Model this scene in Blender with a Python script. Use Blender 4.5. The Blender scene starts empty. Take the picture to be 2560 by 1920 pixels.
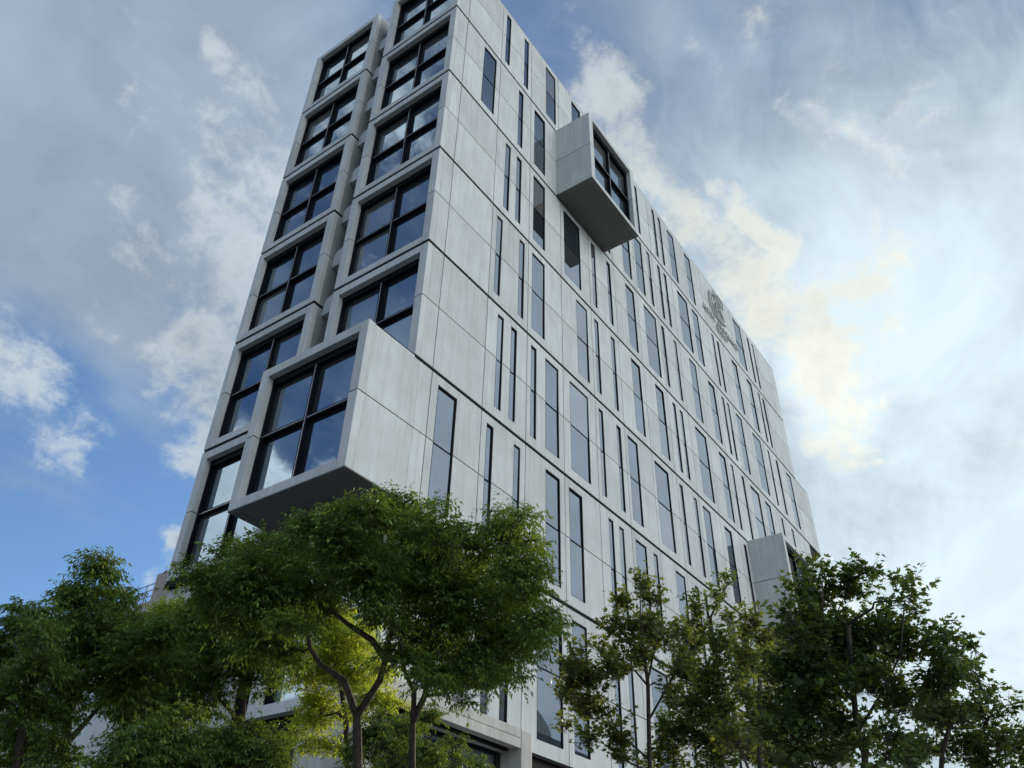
import bpy, bmesh, math, random
import numpy as np
from mathutils import Vector, Matrix

rad = math.radians
scene = bpy.context.scene
COL = scene.collection

# ------------------------------------------------------------------ camera
Z0 = 51.4                      # height of the first shadow joint below the roof
CAM = np.array([-19.4942, -19.5215, 1.62])
yaw, pitch, roll = 0.635795, 0.640873, 0.029403
FPX = 2065.286
FWD = np.array([math.cos(pitch)*math.cos(yaw), math.cos(pitch)*math.sin(yaw), math.sin(pitch)])
_r = np.array([math.sin(yaw), -math.cos(yaw), 0.0]); _u = np.cross(_r, FWD)
RGT = math.cos(roll)*_r + math.sin(roll)*_u
UPV = -math.sin(roll)*_r + math.cos(roll)*_u
cd = bpy.data.cameras.new('camera'); cam = bpy.data.objects.new('camera', cd); COL.objects.link(cam)
cam.matrix_world = Matrix(((RGT[0], UPV[0], -FWD[0], CAM[0]), (RGT[1], UPV[1], -FWD[1], CAM[1]),
                           (RGT[2], UPV[2], -FWD[2], CAM[2]), (0, 0, 0, 1)))
cd.sensor_width = 36.0; cd.lens = FPX/2560*36.0; cd.clip_end = 5000; cd.clip_start = 0.1
scene.camera = cam

def at(u, v, depth):           # photo direction + distance -> point in the place
    return CAM + depth*(FWD + RGT*(u-1280)/FPX + UPV*(960-v)/FPX)
def dirn(u, v, flip=None):
    d = FWD + RGT*(u-1280)/FPX + UPV*(960-v)/FPX
    d = d/np.linalg.norm(d)
    if flip == 'x': d = d*np.array([-1, 1, 1])
    if flip == 'y': d = d*np.array([1, -1, 1])
    return d

# ------------------------------------------------------------------ world
SUN_AZ, SUN_EL = 1.5, 17.0     # degrees, azimuth from +x towards +y
sun_dir = np.array([math.cos(rad(SUN_EL))*math.cos(rad(SUN_AZ)), math.cos(rad(SUN_EL))*math.sin(rad(SUN_AZ)), math.sin(rad(SUN_EL))])
world = bpy.data.worlds.new('World'); scene.world = world; world.use_nodes = True
WN = world.node_tree.nodes; WL = world.node_tree.links; WN.clear()
def N(nt, t, **kw):
    n = nt.nodes.new(t)
    for k, v in kw.items(): setattr(n, k, v)
    return n
wnt = world.node_tree
def wmath(op, a, b=None, c=None, clamp=False):
    n = N(wnt, 'ShaderNodeMath', operation=op, use_clamp=clamp)
    for i, x in enumerate((a, b, c)):
        if x is None: continue
        if isinstance(x, (int, float)): n.inputs[i].default_value = x
        else: WL.new(x, n.inputs[i])
    return n.outputs[0]
def wvec(op, a, b=None, scale=None):
    n = N(wnt, 'ShaderNodeVectorMath', operation=op)
    for i, x in enumerate((a, b)):
        if x is None: continue
        if isinstance(x, (tuple, list, np.ndarray)): n.inputs[i].default_value = tuple(float(q) for q in x)
        else: WL.new(x, n.inputs[i])
    if scale is not None:
        if isinstance(scale, (int, float)): n.inputs['Scale'].default_value = scale
        else: WL.new(scale, n.inputs['Scale'])
    return n
def wmap(x, a, b, c, d, smooth=True):
    n = N(wnt, 'ShaderNodeMapRange', interpolation_type='SMOOTHSTEP' if smooth else 'LINEAR')
    n.clamp = True if not smooth else n.clamp
    WL.new(x, n.inputs[0])
    for i, q in enumerate((a, b, c, d)): n.inputs[i+1].default_value = q
    return n.outputs[0]
def wmix(f, a, b):
    n = N(wnt, 'ShaderNodeMix', data_type='RGBA')
    for i, x in ((0, f), (6, a), (7, b)):
        if isinstance(x, (int, float)): n.inputs[i].default_value = x
        elif isinstance(x, tuple): n.inputs[i].default_value = (*x, 1)
        else: WL.new(x, n.inputs[i])
    return n.outputs[2]
def wnoise(vec, scale, detail, rough, dist=0.0):
    n = N(wnt, 'ShaderNodeTexNoise', noise_dimensions='3D')
    WL.new(vec, n.inputs['Vector'])
    n.inputs['Scale'].default_value = scale; n.inputs['Detail'].default_value = detail
    n.inputs['Roughness'].default_value = rough; n.inputs['Distortion'].default_value = dist
    return n
SKY_STRENGTH = 0.085
tc = N(wnt, 'ShaderNodeTexCoord'); D = tc.outputs['Generated']
sky = N(wnt, 'ShaderNodeTexSky', sky_type='NISHITA'); sky.sun_disc = False
sky.sun_elevation = rad(SUN_EL); sky.sun_rotation = rad(90-SUN_AZ)
sky.altitude = 20; sky.air_density = 1.0; sky.dust_density = 0.8; sky.ozone_density = 1.6
skyc = wvec('MULTIPLY', sky.outputs[0], (0.80, 1.05, 1.34)).outputs[0]
sun_dot = wvec('DOT_PRODUCT', D, sun_dir).outputs['Value']
skyc = wvec('SCALE', skyc, scale=SKY_STRENGTH).outputs[0]
skyc = wvec('SCALE', skyc, scale=wmap(sun_dot, 0.55, 1.0, 1.0, 0.24)).outputs[0]   # the veil round the sun
sep = N(wnt, 'ShaderNodeSeparateXYZ'); WL.new(D, sep.inputs[0])
zz = wmath('MAXIMUM', sep.outputs[2], 0.06)
# the cloud deck: directions projected on a level layer
plane = wvec('SCALE', D, scale=wmath('DIVIDE', 1.0, zz)).outputs[0]
warp = wnoise(D, 3.0, 4, 0.55)
wv = wvec('SUBTRACT', warp.outputs['Color'], (0.5, 0.5, 0.5)).outputs[0]
DW = wvec('NORMALIZE', wvec('ADD', D, wvec('SCALE', wv, scale=0.34).outputs[0]).outputs[0]).outputs[0]
def blobsum(lst, src):
    s = None
    for d, r0, r1, a in lst:
        dt = wvec('DOT_PRODUCT', src, d).outputs['Value']
        v = wmap(dt, math.cos(rad(r1)), math.cos(rad(r0)), 0.0, a)
        s = v if s is None else wmath('ADD', s, v)
    return s
near_sun = wmap(sun_dot, 0.70, 1.0, 0.0, 1.0)
wide_sun = wmap(sun_dot, 0.62, 1.0, 0.0, 1.0)
# high thin cloud in long streaks
mp = N(wnt, 'ShaderNodeMapping'); WL.new(wvec('ADD', plane, wvec('SCALE', wv, scale=0.35).outputs[0]).outputs[0], mp.inputs[0])
mp.inputs['Rotation'].default_value = (0, 0, rad(-32)); mp.inputs['Scale'].default_value = (0.65, 1.45, 1.0)
cir = wnoise(mp.outputs[0], 1.1, 7, 0.60, 0.2).outputs['Fac']
cir = wmath('MULTIPLY_ADD', cir, 1.8, -0.40)
thin_cov = blobsum([
    (dirn(2300, 1400), 5, 34, 0.26), (dirn(1650, 60), 2, 13, 0.14),
    (dirn(2350, 250), 2, 16, -0.06), (dirn(1450, 250), 2, 14, 0.16), (dirn(150, 60), 10, 32, 0.22), (dirn(700, 60), 3, 15, 0.24), (dirn(100, 450), 3, 13, 0.22), (dirn(420, 330), 6, 19, 0.17), (dirn(620, 620), 3, 13, 0.20), (np.array([-.9, -.25, .33])/.991, 15, 46, 0.34), (dirn(1000, 100, 'x'), 3, 9, 0.35), (dirn(520, 1420, 'x'), 5, 11, 0.40), (dirn(1000, 900, 'x'), 1, 6, .2), (dirn(500, 950), 1, 6, 0.16),
    (dirn(1900, 800), 2, 16, 0.20), (dirn(130, 870), 2, 8, 0.22), (dirn(130, 1280), 3, 14, -0.30),
    (np.array([.70, -.42, .50])/.958, 12, 40, 0.42), (np.array([.5, -.6, .6])/.985, 8, 30, 0.30), (dirn(2150, 1350), 2, 12, 0.16)], DW)
thin = wmap(wmath('ADD', cir, thin_cov), 0.38, 1.05, 0.03, 0.93)
# lower broken cloud
puf = wnoise(plane, 2.6, 7, 0.66, 0.25).outputs['Fac']
puf2 = wnoise(D, 19.0, 7, 0.66, 0.2).outputs['Fac']
pn = wmath('MULTIPLY_ADD', wmath('ADD', wmath('MULTIPLY', puf, 0.55), wmath('MULTIPLY', puf2, 0.45)), 3.4, -1.30)
thick_cov = blobsum([
    (dirn(560, 520), 3, 12, 0.17), (dirn(700, 420), 2, 8, 0.20), (dirn(620, 720), 1, 6, 0.30), (dirn(570, 880), 1, 5.5, 0.36), (dirn(400, 800), 1, 4, 0.2),
    (dirn(520, 1030), 0.8, 4.4, 0.36), (dirn(470, 1180), 0.5, 3.4, 0.36), (dirn(430, 1290), 0.3, 2.6, 0.34), (dirn(170, 880), 1, 6.0, 0.27),
    (dirn(1380, 170), 1, 5, 0.26), (dirn(1480, 270), 1, 5.5, 0.30), (dirn(1600, 350), 1, 5.5, 0.32), (dirn(1640, 460), 1, 4.5, 0.30),
    (dirn(1915, 515), 0.3, 2.0, 0.46), (dirn(1480, 60), 1, 5, 0.2), (dirn(1820, 60), 1, 5, 0.10), (dirn(2240, 340), 0.6, 3, 0.20),
    (dirn(2060, 620), 1, 4.6, 0.26), (dirn(2110, 740), 1, 4.6, 0.28), (dirn(1920, 860), 1, 5.5, 0.30), (dirn(2110, 900), 1, 4.4, 0.26), (dirn(2050, 1010), 1, 4.2, 0.28), (dirn(1780, 560), 1, 5, 0.24), (dirn(1850, 690), 1, 5, 0.24),
    (dirn(1900, 740), 1, 4, 0.22), (dirn(1740, 640), 1, 3, 0.24), (dirn(1960, 1180), 2, 6, 0.14),
    # towards the street behind the left trees: the bank mirrored in the glass
    (dirn(960, 180, 'x'), 4, 9.0, 0.30), (dirn(900, -80, 'x'), 6, 18, 0.35), (dirn(600, 1420, 'x'), 6, 9.5, 0.72), (dirn(400, 1500, 'x'), 5, 10, 0.6),
    (np.array([-.66, .60, .25])/.927, 5, 14, 0.5), (np.array([.0, -.95, .30])/.996, 32, 50, 0.60),  # the wide last one is added out of view to light the street side
    (dirn(1450, 1400, 'y'), 1, 6, 0.15), (dirn(1750, 1650, 'y'), 2, 7, 0.2)], DW)
tcv = wmath('ADD', pn, thick_cov)
thick = wmap(tcv, 0.62, 1.22, 0.0, 0.90)
dens = wmap(tcv, 0.85, 1.8, 0.0, 1.0)
# cloud colours: sunlit white away from the sun and in an added bank, grey against the light, pale and warm round the sun
back1 = wmap(wvec('DOT_PRODUCT', D, (0.0, -0.98, 0.20)).outputs['Value'], 0.68, 0.94, 0.0, 1.0)  # unseen bright cloud bank, added to light the street facade
back2 = wmap(wvec('DOT_PRODUCT', D, (-0.80, 0.45, 0.40)).outputs['Value'], 0.60, 0.95, 0.0, 0.30)
bank_boost = wmath('MAXIMUM', back1, back2)
thin_col = wmix(wide_sun, (0.20, 0.255, 0.32), (0.45, 0.54, 0.58))
side_w = wmap(wvec('DOT_PRODUCT', D, (-0.85, 0.32, 0.42)).outputs['Value'], 0.50, 0.86, 0.0, 0.45)
side_e = wmap(wvec('DOT_PRODUCT', D, (0.62, -0.72, 0.31)).outputs['Value'], 0.74, 0.93, 0.0, 1.0)
thin_col = wmix(wmath('MAXIMUM', side_w, side_e), thin_col, (0.62, 0.67, 0.72))  # thin cloud made paler out of view to brighten frames and slit glass
soft = wnoise(D, 4.5, 4, 0.58, 0.6).outputs['Fac']
thin_col = wvec('SCALE', thin_col, scale=wmap(soft, 0.32, 0.70, 0.90, 1.20)).outputs[0]
lit_col = wmix(wide_sun, (0.37, 0.42, 0.44), (0.60, 0.575, 0.49))
dk_col = wmix(wide_sun, (0.15, 0.20, 0.24), (0.42, 0.45, 0.45))
thick_col = wmix(dens, lit_col, dk_col)
thick_col = wmix(bank_boost, thick_col, wmix(dens, (4.2, 4.1, 3.8), (3.2, 3.2, 3.05)))
shade = wmap(puf, 0.3, 0.7, 0.86, 1.12)
thick_col = wvec('SCALE', thick_col, scale=shade).outputs[0]
c1 = wmix(thin, skyc, thin_col)
c2 = wmix(thick, c1, thick_col)
# pale air low over the horizon
lowhaze = wmap(sep.outputs[2], 0.0, 0.32, 0.55, 0.0)
c3 = wmix(lowhaze, c2, (0.25, 0.31, 0.37))
bg = N(wnt, 'ShaderNodeBackground'); WL.new(c3, bg.inputs[0]); bg.inputs[1].default_value = 1.0
wo = N(wnt, 'ShaderNodeOutputWorld'); WL.new(bg.outputs[0], wo.inputs[0])

sl = bpy.data.lights.new('sun', 'SUN'); sl.energy = 2.8; sl.angle = rad(0.6); sl.color = (1.0, 0.86, 0.64)
so = bpy.data.objects.new('sun', sl); COL.objects.link(so)
so.rotation_euler = Vector(sun_dir).to_track_quat('Z', 'Y').to_euler(); so.location = (30, -30, 90)

scene.view_settings.view_transform = 'Standard'; scene.view_settings.look = 'None'
scene.view_settings.gamma = 1; scene.view_settings.use_curve_mapping = False
scene.view_settings.exposure = 0.72
scene.render.engine = 'CYCLES'
scene.cycles.max_bounces = 8; scene.cycles.diffuse_bounces = 4; scene.cycles.glossy_bounces = 4
scene.cycles.transparent_max_bounces = 8
scene.cycles.sample_clamp_indirect = 3.0; scene.cycles.sample_clamp_direct = 12.0

# ------------------------------------------------------------------ helpers
def props(o, label=None, cat=None, group=None, kind=None):
    if label: o['label'] = label
    if cat: o['category'] = cat
    if group: o['group'] = group
    if kind: o['kind'] = kind
    return o
def empty(name, loc, label, cat, group=None):
    o = bpy.data.objects.new(name, None); COL.objects.link(o); o.location = loc
    o.empty_display_size = 0.5
    return props(o, label, cat, group)
def link(name, me, parent=None, origin=None):
    o = bpy.data.objects.new(name, me); COL.objects.link(o)
    if parent is not None: o.parent = parent
    return o
def wloc(p):
    v = Vector((0, 0, 0))
    while p is not None: v += Vector(p.location); p = p.parent
    return v
class MB:
    """collects boxes, quads and tubes in world coordinates; build() makes ONE mesh object"""
    def __init__(s): s.v = []; s.f = []
    def quad(s, a, b, c, d):
        n = len(s.v); s.v += [a, b, c, d]; s.f.append((n, n+1, n+2, n+3)); return s
    def poly(s, pts):
        n = len(s.v); s.v += list(pts); s.f.append(tuple(range(n, n+len(pts)))); return s
    def box(s, x0, x1, y0, y1, z0, z1):
        if x0 > x1: x0, x1 = x1, x0
        if y0 > y1: y0, y1 = y1, y0
        n = len(s.v)
        s.v += [(x0, y0, z0), (x1, y0, z0), (x1, y1, z0), (x0, y1, z0), (x0, y0, z1), (x1, y0, z1), (x1, y1, z1), (x0, y1, z1)]
        for q in ((0, 3, 2, 1), (4, 5, 6, 7), (0, 1, 5, 4), (1, 2, 6, 5), (2, 3, 7, 6), (3, 0, 4, 7)):
            s.f.append(tuple(n+i for i in q))
        return s
    def tube(s, pts, rs, sides=6):
        pts = [np.array(p, float) for p in pts]; n0 = len(s.v)
        if not hasattr(rs, '__len__'): rs = [rs]*len(pts)
        for i, p in enumerate(pts):
            t = pts[min(i+1, len(pts)-1)]-pts[max(i-1, 0)]; t = t/(np.linalg.norm(t)+1e-9)
            a = np.cross(t, (0.31, 0.17, 0.93) if abs(t[2]) < .9 else (1, 0, 0)); a /= np.linalg.norm(a); b = np.cross(t, a)
            for k in range(sides):
                an = 2*math.pi*k/sides
                s.v.append(tuple(p+rs[i]*(math.cos(an)*a+math.sin(an)*b)))
        for i in range(len(pts)-1):
            for k in range(sides):
                k2 = (k+1) % sides
                s.f.append((n0+i*sides+k, n0+i*sides+k2, n0+(i+1)*sides+k2, n0+(i+1)*sides+k))
        s.f.append(tuple(n0+k for k in range(sides))[::-1]); s.f.append(tuple(n0+(len(pts)-1)*sides+k for k in range(sides)))
        return s
    def build(s, name, mat, parent=None, at0=None, smooth=False, bevel=0):
        base = Vector(at0) if at0 is not None else (wloc(parent) if parent is not None else Vector((0, 0, 0)))
        me = bpy.data.meshes.new(name)
        me.from_pydata([tuple(Vector(v)-base) for v in s.v], [], s.f); me.update()
        if smooth: me.polygons.foreach_set('use_smooth', [True]*len(me.polygons))
        me.materials.append(mat)
        o = link(name, me, parent)
        if at0 is not None: o.location = base-(wloc(parent) if parent is not None else Vector((0, 0, 0)))
        if bevel:
            b = o.modifiers.new('bevel', 'BEVEL'); b.width = bevel; b.segments = 2; b.limit_method = 'ANGLE'
        return o

# ------------------------------------------------------------------ materials
def mat(name):
    m = bpy.data.materials.new(name); m.use_nodes = True; nt = m.node_tree
    for n in list(nt.nodes): nt.nodes.remove(n)
    out = N(nt, 'ShaderNodeOutputMaterial'); bs = N(nt, 'ShaderNodeBsdfPrincipled'); nt.links.new(bs.outputs[0], out.inputs[0])
    return m, nt, bs, out
def simple(name, col, rough=0.6, metal=0.0, ior=None):
    m, nt, bs, out = mat(name); bs.inputs['Base Color'].default_value = (*col, 1)
    bs.inputs['Roughness'].default_value = rough; bs.inputs['Metallic'].default_value = metal
    if ior: bs.inputs['IOR'].default_value = ior
    return m
def ramp(nt, fac, stops):
    r = N(nt, 'ShaderNodeValToRGB'); nt.links.new(fac, r.inputs[0]); e = r.color_ramp.elements
    e[0].position, e[0].color = stops[0][0], (*stops[0][1], 1); e[1].position, e[1].color = stops[-1][0], (*stops[-1][1], 1)
    for p, c in stops[1:-1]:
        k = e.new(p); k.color = (*c, 1)
    return r.outputs[0]
def concrete(name, col, streak=0.10, var=0.07, bump=0.15, rough=0.62, drip=False):
    m, nt, bs, out = mat(name); L = nt.links
    geo = N(nt, 'ShaderNodeNewGeometry'); oi = N(nt, 'ShaderNodeObjectInfo')
    add = N(nt, 'ShaderNodeVectorMath', operation='ADD'); L.new(geo.outputs['Position'], add.inputs[0])
    sc = N(nt, 'ShaderNodeVectorMath', operation='SCALE'); cmb = N(nt, 'ShaderNodeCombineXYZ')
    for i in range(3): L.new(oi.outputs['Random'], cmb.inputs[i])
    L.new(cmb.outputs[0], sc.inputs[0]); sc.inputs['Scale'].default_value = 37.0; L.new(sc.outputs[0], add.inputs[1])
    mpv = N(nt, 'ShaderNodeMapping'); L.new(add.outputs[0], mpv.inputs[0]); mpv.inputs['Scale'].default_value = (2.6, 2.6, 0.16)
    n1 = N(nt, 'ShaderNodeTexNoise'); L.new(mpv.outputs[0], n1.inputs[0]); n1.inputs['Scale'].default_value = 1.6; n1.inputs['Detail'].default_value = 7; n1.inputs['Roughness'].default_value = .6
    n2 = N(nt, 'ShaderNodeTexNoise'); L.new(add.outputs[0], n2.inputs[0]); n2.inputs['Scale'].default_value = 0.55; n2.inputs['Detail'].default_value = 8; n2.inputs['Roughness'].default_value = .62
    n3 = N(nt, 'ShaderNodeTexNoise'); L.new(add.outputs[0], n3.inputs[0]); n3.inputs['Scale'].default_value = 22; n3.inputs['Detail'].default_value = 5
    def mth(op, a, b):
        q = N(nt, 'ShaderNodeMath', operation=op)
        for i, x in enumerate((a, b)):
            if isinstance(x, (int, float)): q.inputs[i].default_value = x
            else: L.new(x, q.inputs[i])
        return q.outputs[0]
    s = mth('ADD', 1.0, mth('MULTIPLY', mth('SUBTRACT', n1.outputs[0], 0.5), streak*2.6))
    s = mth('MULTIPLY', s, mth('ADD', 1.0, mth('MULTIPLY', mth('SUBTRACT', n2.outputs[0], 0.5), streak*2.8)))
    s = mth('MULTIPLY', s, mth('ADD', 1.0, mth('MULTIPLY', mth('SUBTRACT', oi.outputs['Random'], 0.5), var)))
    s = mth('MULTIPLY', s, mth('ADD', 1.0, mth('MULTIPLY', mth('SUBTRACT', n3.outputs[0], 0.5), 0.08)))
    if drip:
        sx = N(nt, 'ShaderNodeSeparateXYZ'); L.new(geo.outputs['Position'], sx.inputs[0])
        fr = mth('FRACT', mth('DIVIDE', mth('SUBTRACT', sx.outputs[2], 51.4-0.2-70.0), 7.0), 0.0)
        mp2 = N(nt, 'ShaderNodeMapping'); L.new(geo.outputs['Position'], mp2.inputs[0]); mp2.inputs['Scale'].default_value = (3.6, 3.6, 0.10)
        n4 = N(nt, 'ShaderNodeTexNoise'); L.new(mp2.outputs[0], n4.inputs[0]); n4.inputs['Scale'].default_value = 1.5; n4.inputs['Detail'].default_value = 4
        a = N(nt, 'ShaderNodeMapRange'); L.new(fr, a.inputs[0]); a.inputs[1].default_value = .62; a.inputs[2].default_value = 1.0
        b_ = N(nt, 'ShaderNodeMapRange'); L.new(n4.outputs[0], b_.inputs[0]); b_.inputs[1].default_value = .50; b_.inputs[2].default_value = .68
        s = mth('MULTIPLY', s, mth('SUBTRACT', 1.0, mth('MULTIPLY', mth('MULTIPLY', a.outputs[0], b_.outputs[0]), 0.16)))
    v = N(nt, 'ShaderNodeVectorMath', operation='SCALE'); v.inputs[0].default_value = col; L.new(s, v.inputs['Scale'])
    L.new(v.outputs[0], bs.inputs['Base Color']); bs.inputs['Roughness'].default_value = rough
    bs.inputs['Specular IOR Level'].default_value = 0.35
    b = N(nt, 'ShaderNodeBump'); b.inputs['Strength'].default_value = bump; b.inputs['Distance'].default_value = 0.01
    L.new(n3.outputs[0], b.inputs['Height']); L.new(b.outputs[0], bs.inputs['Normal'])
    return m
M_CONC = concrete('pale_precast_concrete', (0.415, 0.448, 0.460), 0.19, 0.15, drip=True)
M_FLANK_SHADE = concrete('shade_toned_flank_concrete', (0.25, 0.27, 0.265), 0.10, 0.06)  # the concrete with the slot's shade put into its colour
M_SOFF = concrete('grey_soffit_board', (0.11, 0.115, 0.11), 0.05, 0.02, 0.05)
M_RAW = concrete('raw_stained_concrete', (0.36, 0.365, 0.35), 0.30, 0.05, 0.4)
M_BEIGE = concrete('beige_pink_stone', (0.36, 0.30, 0.27), 0.12, 0.03, 0.2)
M_DARK = simple('dark_joint_metal', (0.008, 0.009, 0.010), 0.8)
M_DARK.node_tree.nodes['Principled BSDF'].inputs['Specular IOR Level'].default_value = 0.15
M_CORE = simple('dark_backing_wall', (0.014, 0.015, 0.016), 0.95)
M_FRAME = simple('black_window_metal', (0.004, 0.005, 0.008), 0.5)
M_FRAME.node_tree.nodes['Principled BSDF'].inputs['Specular IOR Level'].default_value = 0.06
M_ALU = simple('thin_aluminium_bead', (0.62, 0.64, 0.66), 0.35, 0.9)
M_STEEL = simple('brushed_sign_steel', (0.40, 0.41, 0.40), 0.42, 0.85)
M_RAIL = simple('grey_rail_steel', (0.35, 0.37, 0.38), 0.4, 0.6)
def glass(name, tint, ior, wob):
    m, nt, bs, out = mat(name)
    oi = N(nt, 'ShaderNodeObjectInfo'); nt.links.new(ramp(nt, oi.outputs['Random'], [(0.0, (0.010, 0.014, 0.020)), (0.60, (0.016, 0.020, 0.026)), (0.80, (0.050, 0.054, 0.056)), (1.0, (0.11, 0.11, 0.105))]), bs.inputs['Base Color'])
    bs.inputs['Roughness'].default_value = 0.015
    bs.inputs['IOR'].default_value = ior; bs.inputs['Specular Tint'].default_value = (*tint, 1)
    geo = N(nt, 'ShaderNodeNewGeometry'); n = N(nt, 'ShaderNodeTexNoise'); nt.links.new(geo.outputs['Position'], n.inputs[0])
    n.inputs['Scale'].default_value = 0.7; n.inputs['Detail'].default_value = 1
    b = N(nt, 'ShaderNodeBump'); b.inputs['Strength'].default_value = wob; b.inputs['Distance'].default_value = 0.02
    nt.links.new(n.outputs[0], b.inputs['Height']); nt.links.new(b.outputs[0], bs.inputs['Normal'])
    return m
M_GLASS = glass('blue_coated_glass', (0.60, 0.80, 1.0), 3.7, 0.10)
M_GLASS2 = glass('grey_coated_glass', (0.72, 0.86, 1.0), 3.0, 0.06)

# ------------------------------------------------------------------ ground and street
def ground_mat(name, col, sc, var):
    m, nt, bs, out = mat(name); g = N(nt, 'ShaderNodeNewGeometry'); n = N(nt, 'ShaderNodeTexNoise'); nt.links.new(g.outputs['Position'], n.inputs[0])
    n.inputs['Scale'].default_value = sc; n.inputs['Detail'].default_value = 9; n.inputs['Roughness'].default_value = .65
    c = np.array(col)
    nt.links.new(ramp(nt, n.outputs[0], [(0.25, tuple(c*(1-var))), (0.75, tuple(c*(1+var)))]), bs.inputs['Base Color']); bs.inputs['Roughness'].default_value = .85
    return m
M_ASPH = ground_mat('road_asphalt', (0.052, 0.052, 0.054), 3, .25)
M_PAVE = ground_mat('pavement_stone', (0.27, 0.265, 0.25), 1.5, .18)
M_EARTH = ground_mat('city_ground', (0.16, 0.16, 0.15), .05, .3)
M_PAINT = simple('white_road_paint', (0.75, 0.75, 0.72), 0.7)
def sheet(name, x0, x1, y0, y1, z, m):
    o = MB().quad((x0, y0, z), (x1, y0, z), (x1, y1, z), (x0, y1, z)).build(name, m); return props(o, kind='structure')
sheet('ground', -1500, 1500, -1500, 1500, -0.03, M_EARTH)
sheet('road', -200, 300, -30, -18.6, -0.016, M_ASPH)
sheet('side_road', -31, -16.5, -18.6, 200, -0.016, M_ASPH)
mb = MB()
for i in range(60): mb.box(-150+i*7, -147+i*7, -24.4, -24.25, -0.015, -0.010)
props(mb.build('road_markings', M_PAINT), kind='structure')
props(MB().box(-16.3, 200, -18.4, 0.9, -0.02, 0.10).build('pavement', M_PAVE), kind='structure')
props(MB().box(-16.3, -1.0, 0.9, 120, -0.02, 0.10).build('side_pavement', M_PAVE), kind='structure')
mb = MB(); mb.box(-16.5, 200, -18.6, -18.402, -0.02, 0.13); mb.box(-16.5, -16.302, -18.4, 120, -0.02, 0.13)
props(mb.build('kerb', M_PAVE), kind='structure')

# ------------------------------------------------------------------ hotel
hotel = empty('hotel_building', (0, 0, 0.1), 'tall pale concrete slab hotel of stacked panels with slit windows and projecting boxes', 'building')
XR, XE = 55.5, 59.0            # right end, end of the projecting storey
PT = 0.12                      # panel thickness
JG = 0.025                     # half joint
YB, YT0, YT1 = 6.30, 7.74, 14.03
def ztop(k): return Z0-7*k-0.16     # top of the module under joint k (k=-1 roof)
def zbot(k): return Z0-7*k+0.04
# core behind everything
core = MB()
core.box(0.75, XR-0.1, 0.26, YB-0.1, 0.1, Z0+6.6)
core.box(XR-4, XE-0.2, 0.26, YB-0.1, Z0-13.8, Z0-7.2)
core.box(1.3, XR-0.1, YB-0.1, YT0+0.1, 0.1, Z0+6.2)
core.box(0.75, XR-0.1, YT0+0.1, YT1-0.1, 0.1, Z0+6.6)
core.build('core_wall', M_CORE, hotel)
# thin backing just behind the street panels
bk = MB()
bk.box(0.30, XR-0.02, PT+0.012, 0.25, 9.42, Z0+6.6); bk.box(XR-0.02, XE-0.02, PT+0.012, 0.25, Z0-13.8, Z0-7.2)
bk.build('backing_wall', M_CORE, hotel)

WIN = {
0: [[5.36, 'n'], [7.56, 'n'], [10.7, 'm'], [14.26, 'm'], [17.75, 'n'], [20.9, 'm'], [23.84, 'n'], [27.02, 'n'], [28.2, 'n'], [30.4, 'm'], [33.83, 'm'], [45.24, 'w'], [48.21, 'n'], [49.47, 'n']],
1: [[3.6, 'm'], [7.05, 'n'], [9.29, 'm'], [18.22, 'n'], [21.09, 'm'], [23.24, 'm'], [25.05, 'n'], [26.89, 'n'], [28.07, 'n'], [31.31, 'w'], [33.83, 'm'], [37.52, 'n'], [38.68, 'n'], [42.42, 'm'], [45.97, 'm'], [48.38, 'n'], [49.61, 'n']],
2: [[5.86, 'n'], [7.04, 'n'], [9.27, 'm'], [13.14, 'w'], [15.89, 'n'], [18.01, 'n'], [21.14, 'm'], [24.27, 'w'], [26.35, 'n'], [28.5, 'n'], [31.66, 'm'], [35.27, 'm'], [37.61, 'n'], [38.73, 'n'], [41.06, 'm'], [45.09, 'w'], [47.96, 'n'], [50.09, 'n'], [53.21, 'm']],
3: [[5.38, 'n'], [7.54, 'n'], [9.24, 'm'], [14.08, 'm'], [15.87, 'n'], [17.97, 'n'], [21.09, 'm'], [24.6, 'm'], [26.88, 'n'], [28.06, 'n'], [31.39, 'w'], [35.34, 'm'], [37.2, 'n'], [39.4, 'n'], [41.98, 'w'], [44.9, 'm'], [48.21, 'n'], [50.82, 'n']],
4: [[5.84, 'n'], [7.01, 'n'], [8.84, 'n'], [10.6, 'm'], [13.42, 'w'], [15.88, 'n'], [17.99, 'n'], [19.75, 'm'], [23.64, 'w'], [26.49, 'n'], [28.69, 'n'], [30.52, 'm'], [34.21, 'm'], [37.35, 'n'], [45.83, 'w'], [50.09, 'n'], [51.6, 'n']],
5: [[2.28, 'm'], [5.37, 'n'], [7.52, 'n'], [10.62, 'm'], [12.78, 'm'], [16.41, 'n'], [17.58, 'n'], [19.85, 'm'], [21.63, 'n'], [24.87, 'm'], [27.18, 'n'], [28.4, 'n'], [32.09, 'm'], [34.43, 'm'], [37.4, 'n'], [40.65, 'm'], [44.4, 'n'], [48.03, 'w'], [50.9, 'n']],
6: [[2.1, 'n'], [3.9, 'm'], [5.81, 'n'], [7.01, 'n'], [10.3, 'w'], [12.82, 'm'], [16.2, 'n'], [17.6, 'n'], [20.8, 'w'], [24.3, 'n'], [27.6, 'm'], [30.6, 'n'], [34.6, 'w'], [38.2, 'n'], [41.2, 'm'], [45.0, 'n'], [48.6, 'w'], [52.0, 'n']]}
WW = {'n': 0.53, 'm': 1.31, 'w': 2.0}
BAYS = [0.0]+[1.17+3.52*i for i in range(16)]+[XR]
BOX = {1: (11.27, 17.55), 4: (38.0, 44.3)}

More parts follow.
